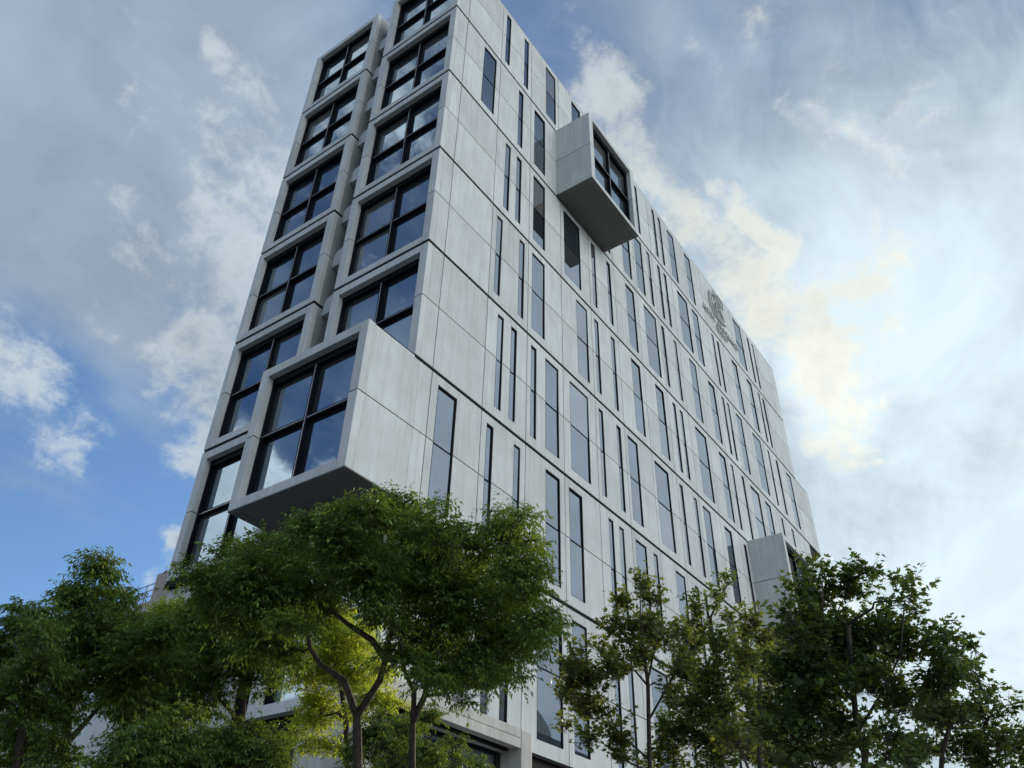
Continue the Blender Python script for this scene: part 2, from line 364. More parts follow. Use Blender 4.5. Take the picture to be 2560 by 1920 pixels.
def panel(x0, x1, z0, z1, holes, name='facade_panel', front=0.0):
    """a street-side slab with the window slots cut out of it: real thickness, real reveals"""
    xs = sorted({x0, x1, *[h[0] for h in holes], *[h[1] for h in holes]}); zs = sorted({z0, z1, *[h[2] for h in holes], *[h[3] for h in holes]})
    xs = [x for x in xs if x0 <= x <= x1]; zs = [z for z in zs if z0 <= z <= z1]
    def solid(i, j):
        if i < 0 or j < 0 or i >= len(xs)-1 or j >= len(zs)-1: return False
        cx, cz = (xs[i]+xs[i+1])/2, (zs[j]+zs[j+1])/2
        return not any(h[0] < cx < h[1] and h[2] < cz < h[3] for h in holes)
    mb = MB(); F, B = front, front+PT
    for i in range(len(xs)-1):
        for j in range(len(zs)-1):
            if not solid(i, j): continue
            a, b, c, d = xs[i], xs[i+1], zs[j], zs[j+1]
            mb.quad((a, F, c), (b, F, c), (b, F, d), (a, F, d)); mb.quad((b, B, c), (a, B, c), (a, B, d), (b, B, d))
            if not solid(i-1, j): mb.quad((a, B, c), (a, F, c), (a, F, d), (a, B, d))
            if not solid(i+1, j): mb.quad((b, F, c), (b, B, c), (b, B, d), (b, F, d))
            if not solid(i, j-1): mb.quad((a, B, c), (b, B, c), (b, F, c), (a, F, c))
            if not solid(i, j+1): mb.quad((a, F, d), (b, F, d), (b, B, d), (a, B, d))
    return mb.build(name, M_CONC, hotel, at0=((x0+x1)/2, front, z0))
slit_mesh = {}
def slit_window(xc, kind, zb, zt, zm):
    w = WW[kind]; x0, x1 = xc-w/2, xc+w/2; key = (kind, round(zt-zb, 2))
    if key not in slit_mesh:
        fr = MB(); t = 0.045; Y0, Y1 = 0.012, PT+0.01
        hz = zt-zb; m = zm-zb
        fr.box(0, t, Y0, Y1, 0, hz); fr.box(w-t-0.02, w, Y0, Y1, 0, hz)
        fr.box(t, w-t-0.02, Y0+.01, Y1, 0, t); fr.box(t, w-t-0.02, Y0, Y1, hz-t-0.04, hz)
        fr.box(t, w-t-0.02, Y0+0.03, Y1, m-0.035, m+0.035)
        me = bpy.data.meshes.new('window'); me.from_pydata(fr.v, [], fr.f); me.materials.append(M_FRAME)
        ps = []
        for (a, b) in ((t, m-0.035), (m+0.035, hz-t-0.04)):
            p = MB().box(t, w-t-0.02, 0.062, 0.082, a, b)
            pm = bpy.data.meshes.new('pane'); pm.from_pydata(p.v, [], p.f); pm.materials.append(M_GLASS2); ps.append(pm)
        slit_mesh[key] = (me, ps)
    me, ps = slit_mesh[key]
    o = link('window', me, hotel); o.location = Vector((x0, 0, zb))-wloc(hotel)
    for pm in ps:
        q = link('pane', pm, o)
        q.rotation_euler = (random.uniform(-.0035, .0035), 0, random.uniform(-.004, .004))
random.seed(4)
for k in range(7):
    zt, zb = ztop(k-1), zbot(k)
    if k == 0: zt = Z0+6.87
    if k == 6: zb = 9.42
    zm = Z0-7*k+3.49
    wb, wt = Z0-7*k+0.58, Z0-7*k+6.40
    bays = list(BAYS)
    if k == 2: bays = BAYS[:-1]+[57.4, XE]
    if k == 2: bays = [b for b in bays if abs(b-53.97) > .01]; bays.insert(-2, 52.35); bays.insert(-2, 54.7)
    bx = BOX.get(k)
    wins = []
    for xc, kd in WIN[k]:
        if bx and bx[0]-0.1 < xc < bx[1]+0.05: continue
        wins.append((xc, kd)); slit_window(xc, kd, wb, wt, zm)
    for i in range(len(bays)-1):
        a, b = bays[i], bays[i+1]
        if b-a < 0.05: continue
        if i == 0: a += 0.0
        A, B = a+(JG if i else 0), b-(JG if i < len(bays)-2 else 0)
        for lo, hi in ((zb, zm-JG), (zm+JG, zt)):
            holes = [(xc-WW[kd]/2, xc+WW[kd]/2, wb, wt) for xc, kd in wins if a < xc < b]
            if i == 0:
                panel(0.366, B, lo, hi, holes)   # the corner piece itself is a left jamb
            else: panel(A, B, lo, hi, holes)
# dark shadow joints between the storeys
for k in range(6):
    xe = XE if k in (1, 2) else XR
    MB().box(0.06, xe-0.04, 0.05, PT+0.012, ztop(k)-0.002, zbot(k)+0.002).build('shadow_joint', M_DARK, hotel)
MB().box(0.0, XR, -0.01, 0.5, Z0+6.872, Z0+6.92).build('parapet_cap', M_CONC, hotel)
# ground storey behind: recessed dark glass
MB().box(1.0, XR-0.2, 0.9, 1.05, 0.1, 9.3).build('shopfront_glass', M_GLASS2, hotel)
MB().box(0.3, XR-0.02, 0.02, 1.2, 9.30, 9.40).build('storefront_soffit', M_DARK, hotel)
for i in range(12):
    MB().box(1.0+i*4.6, 1.35+i*4.6, 0.45, 0.88, 0.1, 9.28).build('pillar', M_DARK, hotel)
# soffit under the projecting end storey
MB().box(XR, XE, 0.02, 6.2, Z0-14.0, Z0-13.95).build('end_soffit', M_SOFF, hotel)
MB().box(XE-0.1, XE, PT, 6.2, Z0-13.94, Z0-7.1).build('end_panel', M_CONC, hotel)
MB().box(XR-0.1, XR, PT, YT1, 0.1, Z0+6.87).build('end_wall', M_CONC, hotel)

# ---- left side: stacks of big four-pane windows in deep concrete surrounds
pic_mesh = {}
def picture_window(parent, W, H, place):
    """frame with cross bars and four panes; local: s along the opening, d depth into the wall, z up"""
    hb = 0.34; jt = 0.12; bt = 0.06; t = 0.085
    def bx(m, s0, s1, d0, d1, z0, z1):
        P8 = [place(s, d, z) for z in (z0, z1) for s, d in ((s0, d0), (s1, d0), (s1, d1), (s0, d1))]
        n = len(m.v); m.v += P8
        for q in ((0, 3, 2, 1), (4, 5, 6, 7), (0, 1, 5, 4), (1, 2, 6, 5), (2, 3, 7, 6), (3, 0, 4, 7)): m.f.append(tuple(n+i for i in q))
    fr = MB(); mid = W/2; zm = H*0.5-0.02
    bx(fr, 0, W, 0.30, 0.62, H-hb, H); bx(fr, 0, W, 0.34, 0.62, 0, bt)
    bx(fr, 0, jt, 0.32, 0.62, bt, H-hb); bx(fr, W-jt, W, 0.32, 0.62, bt, H-hb)
    bx(fr, mid-t, mid+t, 0.30, 0.62, bt, H-hb); bx(fr, jt, mid-t, 0.32, 0.62, zm-t, zm+t); bx(fr, mid+t, W-jt, 0.32, 0.62, zm-t, zm+t)
    f = fr.build('window', M_FRAME, parent)
    bd = MB()
    bx(bd, mid-0.012, mid+0.006, 0.288, 0.299, bt, H-hb); bx(bd, jt, mid-t, 0.309, 0.319, zm-0.008, zm+0.008); bx(bd, mid+t, W-jt, 0.309, 0.319, zm-0.008, zm+0.008)
    bd.build('bead', M_ALU, f)
    for (s0, s1) in ((jt, mid-t), (mid+t, W-jt)):
        for (z0, z1) in ((bt, zm-t), (zm+t, H-hb)):
            p = MB(); e = [random.uniform(-.006, .006) for _ in range(2)]
            n = 0; d = 0.52
            p.v = [place(s0, d+e[0], z0), place(s1, d-e[0], z0), place(s1, d-e[0]+e[1], z1), place(s0, d+e[0]+e[1], z1)]
            p.f = [(0, 1, 2, 3)]
            p.build('pane', M_GLASS, f)
    return f
FW = 0.46
def left_module(parent, xf, y0, y1, zb, zt, jn='jamb_panel', bn='spandrel_panel', side_cut=0.0, depth=0.36, zm=None):
    """surround: two jambs (each in two halves), a head and a sill beam, then the window"""
    zm = zm or (zb+zt)/2+0.02; so, ho = zb+0.40, zt-0.44
    for (a, b) in ((y0, y0+FW), (y1-FW, y1)):
        for lo, hi in ((zb, zm-JG), (zm+JG, zt)):
            MB().box(xf, xf+depth, a, b, lo, hi).build(jn, M_CONC, parent, bevel=0.008)
    MB().box(xf+0.004, xf+depth, y0+FW+JG, y1-FW-JG, zb, so).build(bn, M_CONC, parent, bevel=0.008)
    MB().box(xf+0.004, xf+depth, y0+FW+JG, y1-FW-JG, ho, zt).build(bn, M_CONC, parent, bevel=0.008)
    picture_window(parent, y1-y0-2*FW, ho-so, lambda s, d, z: (xf+d, y0+FW+s, so+z))
for k in range(7):
    zt, zb = ztop(k-1), zbot(k)
    if k == 0: zt = Z0+6.87
    if k == 6: zb = 9.42
    left_module(hotel, 0.0, 0.0, YB, zb, zt, zm=Z0-7*k+3.49)
    if k < 6:
        left_module(hotel, 0.0, YT0, YT1, zb, zt, zm=Z0-7*k+3.49)
        if k: pass
    # tower flank facing the slot
    zm = Z0-7*k+3.49
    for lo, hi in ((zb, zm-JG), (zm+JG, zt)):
        if k < 6: MB().box(0.37, 1.32, YT0, YT0+0.1, lo, hi).build('flank_panel', M_FLANK_SHADE, hotel)
        MB().box(0.37, 1.32, YB-0.1, YB, lo, hi).build('flank_panel', M_FLANK_SHADE, hotel)
        if k < 6: MB().box(0.37, 1.32, YT1-0.1, YT1, lo, hi).build('flank_panel', M_FLANK_SHADE, hotel)
    if k < 6:
        for a, b in ((0.03, YB-0.03), (YT0+0.03, YT1-0.03)):
            MB().box(0.045, 0.3, a, b, zbot(k)-0.202, zbot(k)+0.002).build('shadow_joint', M_DARK, hotel)
        MB().box(0.3, 1.25, YT0+0.03, YT0+0.1, zbot(k)-0.202, zbot(k)+0.002).build('shadow_joint', M_DARK, hotel)
    # slab noses in the slot, rounded at the top
    for zc in (Z0-7*k+3.5, Z0-7*k):
        if zc < 12: continue
        m = MB(); pts = [(YT0-0.02, -0.62), (YB+0.02, -0.62), (YB+0.02, 0.62), (YT0-0.5, 0.62), (YT0-0.2, 0.52), (YT0-0.06, 0.34), (YT0-0.02, 0.1)]
        n = len(pts)
        m.v = [(0.62, y, zc+z) for y, z in pts]+[(1.3, y, zc+z) for y, z in pts]
        m.f = [tuple(range(n))[::-1], tuple(range(n, 2*n))]+[(i, (i+1) % n, n+(i+1) % n, n+i) for i in range(n)]
        m.build('slab_nose', M_CONC, hotel)
# roofs and parapet ends
MB().box(0.02, 1.4, YT0, YT1, Z0+6.872, Z0+6.92).build('parapet_cap', M_CONC, hotel)
MB().box(0.0, 0.4, 0.02, YB, Z0+6.872, Z0+6.92).build('parapet_cap', M_CONC, hotel)
# plain wall under the left stack, set back a little, with a dark soffit line
for i in range(2):
    MB().box(0.25, 0.5, YT0+i*3.15+JG, YT0+(i+1)*3.15-JG, 9.45, zbot(5)-0.36).build('base_panel', M_CONC, hotel)
MB().box(0.02, 0.6, YT0, YT1, zbot(5)-0.34, zbot(5)-0.10).build('base_soffit', M_DARK, hotel)
# roof rail seen in the slot
rl = MB()
for z in (0.55, 0.85, 1.1): rl.tube([(1.1, YB, Z0+6.9+z), (1.1, YT0+0.6, Z0+6.9+z)], 0.02, 5)
rl.tube([(1.1, YB+0.05, Z0+6.9), (1.1, YB+0.05, Z0+8.0)], 0.02, 5); rl.tube([(1.1, YT0+0.55, Z0+6.9), (1.1, YT0+0.55, Z0+8.0)], 0.02, 5)
rl.build('roof_rail', M_RAIL, hotel)

# ---- projecting boxes
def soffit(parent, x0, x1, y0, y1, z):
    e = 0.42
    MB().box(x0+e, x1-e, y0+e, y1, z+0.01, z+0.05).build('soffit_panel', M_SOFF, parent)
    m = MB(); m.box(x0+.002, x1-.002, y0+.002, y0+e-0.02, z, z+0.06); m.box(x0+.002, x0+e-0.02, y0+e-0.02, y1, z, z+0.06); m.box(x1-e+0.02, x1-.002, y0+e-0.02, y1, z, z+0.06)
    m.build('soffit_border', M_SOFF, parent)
def core_of(name, x0, x1, y0, y1, z0, z1):
    return MB().box(x0, x1, y0, y1, z0, z1).build(name, M_CORE, hotel)
# corner box, facing the left street, flush with the street side
bz0, bz1 = Z0-34.86, Z0-28.03
c = core_of('projecting_bay', -2.15, 0.0, PT+0.02, YB-0.08, bz0+0.08, bz1-0.05)
left_module(c, -2.78, 0.0, YB+0.03, bz0, bz1, depth=0.40, zm=Z0-31.51)
zm = Z0-31.51
for lo, hi in ((bz0, zm-JG), (zm+JG, bz1)):
    MB().box(-2.378, -0.0, 0.0, PT, lo, hi).build('side_panel', M_CONC, c)
    MB().box(-2.378, -0.0, YB-0.09, YB+0.03, lo, hi).build('side_panel', M_CONC, c)
MB().box(-2.378, -0.002, 0.0, YB+0.03, bz1-0.05, bz1).build('top_panel', M_CONC, c)
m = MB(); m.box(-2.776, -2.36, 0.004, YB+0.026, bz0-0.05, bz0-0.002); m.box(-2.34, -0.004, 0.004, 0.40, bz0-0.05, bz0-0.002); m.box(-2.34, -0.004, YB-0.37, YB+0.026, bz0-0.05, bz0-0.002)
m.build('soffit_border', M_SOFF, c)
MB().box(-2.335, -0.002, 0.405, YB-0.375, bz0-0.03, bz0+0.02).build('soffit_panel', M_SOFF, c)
# boxes on the street side
def street_box(x0, x1, z0, z1, yf=-2.76):
    c = core_of('projecting_bay', x0+0.1, x1-0.1, yf+0.64, -0.001, z0+0.06, z1-0.06)
    zm = (z0+z1)/2+0.02; so, ho = z0+0.36, z1-0.42; dp = 0.40; W = x1-x0-2*FW
    for a, b in ((x0, x0+FW), (x1-FW, x1)):
        for lo, hi in ((z0, zm-JG), (zm+JG, z1)): MB().box(a, b, yf, yf+dp, lo, hi).build('jamb_panel', M_CONC, c, bevel=0.008)
    for lo, hi in ((z0, so), (ho, z1)): MB().box(x0+FW+JG, x1-FW-JG, yf+0.004, yf+dp, lo, hi).build('spandrel_panel', M_CONC, c, bevel=0.008)
    for a, b in ((x0, x0+0.1), (x1-0.1, x1)):
        for lo, hi in ((z0, zm-JG), (zm+JG, z1)): MB().box(a, b, yf+dp+0.002, 0.0, lo, hi).build('side_panel', M_CONC, c)
    MB().box(x0+0.1, x1-0.1, yf+dp+0.002, 0.0, z1-0.05, z1).build('top_panel', M_CONC, c)
    picture_window(c, W, ho-so, lambda s, d, z: (x0+FW+W-s, yf+d, so+z))
    soffit(c, x0, x1, yf, 0.0, z0-0.062)
    return c
street_box(11.27, 17.55, Z0-6.94, Z0-0.08)
street_box(38.0, 44.3, Z0-27.9, Z0-21.05)

# ---- entrance portal at the foot, with its terrace rail
px0, px1, pyf, pzt = -2.2, 5.35, -2.5, Z0-42.35
por = MB().box(px0, px1-0.62, pyf+0.05, -0.02, pzt-0.45, pzt-0.02).build('entrance_portal', M_RAW, hotel)
MB().box(px0, px1-0.64, pyf+0.02, pyf+0.38, pzt-0.30, pzt).build('lintel', M_RAW, por, bevel=0.01)
MB().box(px0, px1-0.64, pyf+0.03, pyf+0.38, pzt-0.62, pzt-0.31).build('lintel', M_RAW, por, bevel=0.01)
MB().box(px1-0.62, px1, pyf, pyf+1.0, 0.1, pzt+0.002).build('portal_pier', M_RAW, por, bevel=0.03)
MB().box(px0-0.7, px0-0.02, pyf, -0.02, 0.1, pzt+0.002).build('portal_pier', M_RAW, por, bevel=0.03)
MB().box(px1-0.86, px1-0.63, -1.62, -0.3, 0.1, pzt-0.64).build('return_wall', M_DARK, por)
MB().box(px0, px1-0.64, pyf+0.55, -0.5, pzt-0.64, pzt-0.59).build('portal_ceiling', M_DARK, por)
MB().box(px0, px1-0.7, -1.82, -1.70, pzt-0.72, pzt-0.65).build('light_trough', M_ALU, por)
MB().box(px0, px1-0.7, -1.60, -1.42, pzt-0.80, pzt-0.65).build('transom_bar', M_FRAME, por)
for i in range(3):
    MB().box(px0+0.05+i*2.25, px0+2.2+i*2.25, -1.54, -1.50, 0.1, pzt-0.80).build('entrance_glass', M_GLASS, por)
    MB().box(px0+2.2+i*2.25, px0+2.30+i*2.25, -1.60, -1.44, 0.1, pzt-0.80).build('glazing_post', M_FRAME, por)
rail = empty('terrace_railing', (2.0, -1.6, pzt), 'thin grey steel railing with horizontal wires standing on the concrete entrance portal', 'railing')
xs = (-2.0, 0.9, 3.9)
for x in xs: MB().box(x-.03, x+.03, -1.64, -1.58, pzt-0.02, pzt+1.12).build('post', M_RAIL, rail)
for z in (0.35, 0.6, 0.85, 1.1):
    MB().tube([(-2.0, -1.6, pzt+z), (3.9, -1.6, pzt+z)], 0.012 if z < 1 else 0.02, 5).build('wire', M_RAIL, rail)
    MB().tube([(3.9, -1.6, pzt+z), (3.9, -0.1, pzt+z)], 0.012 if z < 1 else 0.02, 5).build('wire', M_RAIL, rail)
MB().box(1.95, 2.1, -1.5, -1.4, pzt-0.02, pzt+0.95).build('lamp_tube', simple('white_enamel', (0.8, 0.8, 0.78), 0.4), rail)

# ------------------------------------------------------------------ sign on the street side
sign = empty('hotel_sign', (39.9, 0, Z0+1.3), 'brushed steel R emblem over raised letters high on the concrete facade', 'sign')
def ribbon(pts, w, name):
    P = [np.array((p[0], 0, p[1]+Z0)) for p in pts]
    # smooth
    Q = []
    for i in range(len(P)-1):
        p0, p1, p2, p3 = P[max(i-1, 0)], P[i], P[i+1], P[min(i+2, len(P)-1)]
        for t in np.linspace(0, 1, 6, endpoint=False):
            Q.append(0.5*((2*p1)+(-p0+p2)*t+(2*p0-5*p1+4*p2-p3)*t*t+(-p0+3*p1-3*p2+p3)*t**3))
    Q.append(P[-1]); m = MB(); n = len(Q)
    for i, q in enumerate(Q):
        t = Q[min(i+1, n-1)]-Q[max(i-1, 0)]; t /= np.linalg.norm(t); s = np.array((-t[2], 0, t[0]))*w/2
        for a, y in ((1, -0.20), (-1, -0.20), (-1, -0.08), (1, -0.08)): m.v.append((q[0]+a*s[0], y, q[2]+a*s[2]))
    for i in range(n-1):
        for k in range(4): m.f.append((i*4+k, i*4+(k+1) % 4, i*4+4+(k+1) % 4, i*4+4+k))
    m.f.append((0, 1, 2, 3)); m.f.append((n*4-4, n*4-3, n*4-2, n*4-1))
    return m.build(name, M_STEEL, sign)
ribbon([(38.30, 5.45), (38.10, 4.59), (38.12, 3.63), (38.5, 3.13), (39.27, 2.86), (40.27, 2.88), (41.5, 3.15)], 0.16, 'emblem_stroke')
ribbon([(38.55, 5.40), (38.45, 4.3), (38.66, 3.75), (39.22, 3.35), (39.95, 3.16), (41.2, 3.42)], 0.09, 'emblem_stroke')
ribbon([(39.27, 6.15), (39.46, 5.4), (39.52, 4.7), (39.45, 3.9), (39.6, 3.5)], 0.11, 'emblem_stroke')
ribbon([(39.5, 5.98), (40.31, 6.18), (41.03, 6.1), (41.4, 5.78), (41.3, 5.14)], 0.14, 'emblem_stroke')
ribbon([(38.57, 5.33), (39.56, 5.68), (40.34, 5.6), (40.75, 5.12), (40.43, 4.38), (39.5, 3.87)], 0.10, 'emblem_stroke')
ribbon([(39.52, 5.20), (40.0, 5.05), (40.45, 4.75)], 0.09, 'emblem_stroke')
ribbon([(38.6, 3.9), (39.37, 4.7), (40.3, 4.45), (40.75, 4.1), (41.25, 3.45)], 0.10, 'emblem_stroke')
ribbon([(39.6, 4.5), (40.2, 3.95), (41.0, 3.5)], 0.08, 'emblem_stroke')
def letters(text, x0, pitch, zb, size):
    for i, ch in enumerate(text):
        if ch == ' ': continue
        cu = bpy.data.curves.new('letter_curve', 'FONT'); cu.body = ch; cu.size = size; cu.extrude = 0.05; cu.offset = 0.008; cu.align_x = 'CENTER'
        tmp = bpy.data.objects.new('tmp', cu); COL.objects.link(tmp)
        dg = bpy.context.evaluated_depsgraph_get(); me = bpy.data.meshes.new_from_object(tmp.evaluated_get(dg))
        bpy.data.objects.remove(tmp); bpy.data.curves.remove(cu)
        me.materials.clear(); me.materials.append(M_STEEL)
        o = link('letter', me, sign); o.rotation_euler = (rad(90), 0, 0)
        o.location = Vector((x0+pitch*i, -0.13, zb))-wloc(sign)
letters('HOTEL RESONANCE', 36.35, 0.525, Z0+1.68, 0.80)
letters('TAIPEI', 38.9, 0.44, Z0+0.86, 0.66)

# ------------------------------------------------------------------ beige neighbour and low wing behind the left trees
bg_b = empty('beige_building', (3, 22, 0.1), 'beige pink stone building with roof railing, seen between the hotel tower and the left trees', 'building')
MB().box(3.2, 30, YT1+0.1, 20.5, 0.1, Z0-31.9).build('stair_tower', M_BEIGE, bg_b)
MB().box(3.4, 30, 20.51, 60, 0.1, Z0-33.2).build('wall', M_BEIGE, bg_b)
for i in range(3):
    MB().box(3.15, 3.19, YT1+0.2, 20.45, Z0-35.0-i*3.4, Z0-34.96-i*3.4).build('string_course', M_DARK, bg_b)
for j in range(9):
    for i in range(3):
        y = 22.5+j*4; z = Z0-36.6-i*3.5
        w = MB().box(3.34, 3.39, y, y+1.8, z-1.6, z).build('window', M_FRAME, bg_b)
        MB().box(3.31, 3.335, y+.08, y+1.72, z-1.52, z-.08).build('pane', M_GLASS2, w)
rr = MB()
for z in (0.4, 0.75, 1.1): rr.tube([(3.6, 20.6, Z0-33.2+z), (3.6, 60, Z0-33.2+z)], 0.03, 5)
for i in range(34): rr.tube([(3.6, 20.7+i*1.17, Z0-33.2), (3.6, 20.7+i*1.17, Z0-32.1)], 0.025, 5)
rr.build('roof_rail', M_RAIL, bg_b)
wing = empty('low_concrete_wing', (0, 20, 0.1), 'low plain grey concrete wing wall standing behind the trunks of the left trees', 'wall')
for i in range(9):
    for j in range(2):
        MB().box(0.0, 0.3, YT1+0.55+i*3.5+JG, YT1+0.55+(i+1)*3.5-JG, 0.1+j*5.6+JG, 5.7+j*5.6-JG).build('wall_panel', M_CONC, wing)
MB().box(0.31, 2.9, YT1+0.6, 45.8, 0.1, 11.25).build('wing_core', M_CORE, wing)

# ------------------------------------------------------------------ office block across the street (mirrored in the low windows)
opp = empty('office_block', (62, -44, 0.1), 'dark grey office block across the street mirrored in the lowest facade windows', 'building')
MB().box(46, 84, -66, -34, 0.1, 25).build('wall', simple('dark_render', (0.16, 0.165, 0.17), .8), opp)
m = MB(); n = 9
for i in range(n+1):
    a = math.pi*i/n; m.v += [(46.5+8-8*math.cos(a), -34.2, 25+3.2*math.sin(a)), (46.5+8-8*math.cos(a), -50, 25+3.2*math.sin(a))]
for i in range(n): m.f.append((2*i, 2*i+1, 2*i+3, 2*i+2))
m.f.append(tuple(range(0, 2*n+2, 2))); m.build('curved_roof', simple('pale_roof_metal', (0.33, 0.34, 0.35), .5, .4), opp)
for r in range(6):
    for q in range(8):
        w = MB().box(47+q*4.6, 50+q*4.6, -33.98, -33.93, 3+r*3.7, 5.2+r*3.7).build('window', M_FRAME, opp)
        w2 = MB().box(45.93, 45.98, -65+q*3.9, -62.6+q*3.9, 3+r*3.7, 5.2+r*3.7).build('window', M_FRAME, opp)

# ------------------------------------------------------------------ trees
def leaf_mat(name, c1, c2, tr, transl=0.38):
    m, nt, bs, out = mat(name); L = nt.links
    g = N(nt, 'ShaderNodeNewGeometry')
    col = ramp(nt, g.outputs['Random Per Island'], [(0.0, c1), (0.55, tuple((np.array(c1)+np.array(c2))/2)), (0.86, c2), (1.0, tuple(np.array(c2)*np.array((2.1, 1.9, 1.2))))])
    tn = N(nt, 'ShaderNodeTexNoise'); L.new(g.outputs['Position'], tn.inputs[0]); tn.inputs['Scale'].default_value = 2.3; tn.inputs['Detail'].default_value = 3
    mr = N(nt, 'ShaderNodeMapRange'); L.new(tn.outputs[0], mr.inputs[0]); mr.inputs[1].default_value = .35; mr.inputs[2].default_value = .66; mr.inputs[3].default_value = .62; mr.inputs[4].default_value = 1.5
    vs = N(nt, 'ShaderNodeVectorMath', operation='SCALE'); L.new(col, vs.inputs[0]); L.new(mr.outputs[0], vs.inputs['Scale']); col = vs.outputs[0]
    L.new(col, bs.inputs['Base Color']); bs.inputs['Roughness'].default_value = 0.58; bs.inputs['Specular IOR Level'].default_value = 0.22
    t = N(nt, 'ShaderNodeBsdfTranslucent'); t.inputs[0].default_value = (*tr, 1)
    mx = N(nt, 'ShaderNodeMixShader'); mx.inputs[0].default_value = transl
    L.new(bs.outputs[0], mx.inputs[1]); L.new(t.outputs[0], mx.inputs[2]); L.new(mx.outputs[0], out.inputs[0])
    return m
M_LEAF = leaf_mat('narrow_green_leaf', (0.016, 0.038, 0.012), (0.066, 0.125, 0.028), (0.24, 0.34, 0.03), 0.28)
M_LEAF_Y = leaf_mat('sun_toned_yellow_green_leaf', (0.028, 0.058, 0.014), (0.085, 0.13, 0.025), (0.60, 0.70, 0.05), 0.46)  # leaf tone and translucency raised to carry backlight; also the far pale tree
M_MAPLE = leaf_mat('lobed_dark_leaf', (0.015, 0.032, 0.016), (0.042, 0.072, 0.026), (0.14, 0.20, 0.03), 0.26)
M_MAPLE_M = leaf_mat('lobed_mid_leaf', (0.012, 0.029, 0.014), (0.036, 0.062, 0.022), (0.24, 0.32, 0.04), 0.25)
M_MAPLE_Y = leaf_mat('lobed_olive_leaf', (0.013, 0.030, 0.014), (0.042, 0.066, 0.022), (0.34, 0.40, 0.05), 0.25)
mb_, nt_, bs_, _o = mat('dark_bark'); g_ = N(nt_, 'ShaderNodeNewGeometry'); n_ = N(nt_, 'ShaderNodeTexNoise')
mpb = N(nt_, 'ShaderNodeMapping'); mpb.inputs['Scale'].default_value = (9, 9, 2.2); nt_.links.new(g_.outputs['Position'], mpb.inputs[0]); nt_.links.new(mpb.outputs[0], n_.inputs[0])
n_.inputs['Scale'].default_value = 2; n_.inputs['Detail'].default_value = 8
nt_.links.new(ramp(nt_, n_.outputs[0], [(0.3, (0.014, 0.012, 0.011)), (0.7, (0.055, 0.048, 0.042))]), bs_.inputs['Base Color']); bs_.inputs['Roughness'].default_value = .9
bpn = N(nt_, 'ShaderNodeBump'); bpn.inputs['Strength'].default_value = .6; bpn.inputs['Distance'].default_value = .02; nt_.links.new(n_.outputs[0], bpn.inputs['Height']); nt_.links.new(bpn.outputs[0], bs_.inputs['Normal'])
M_BARK = mb_

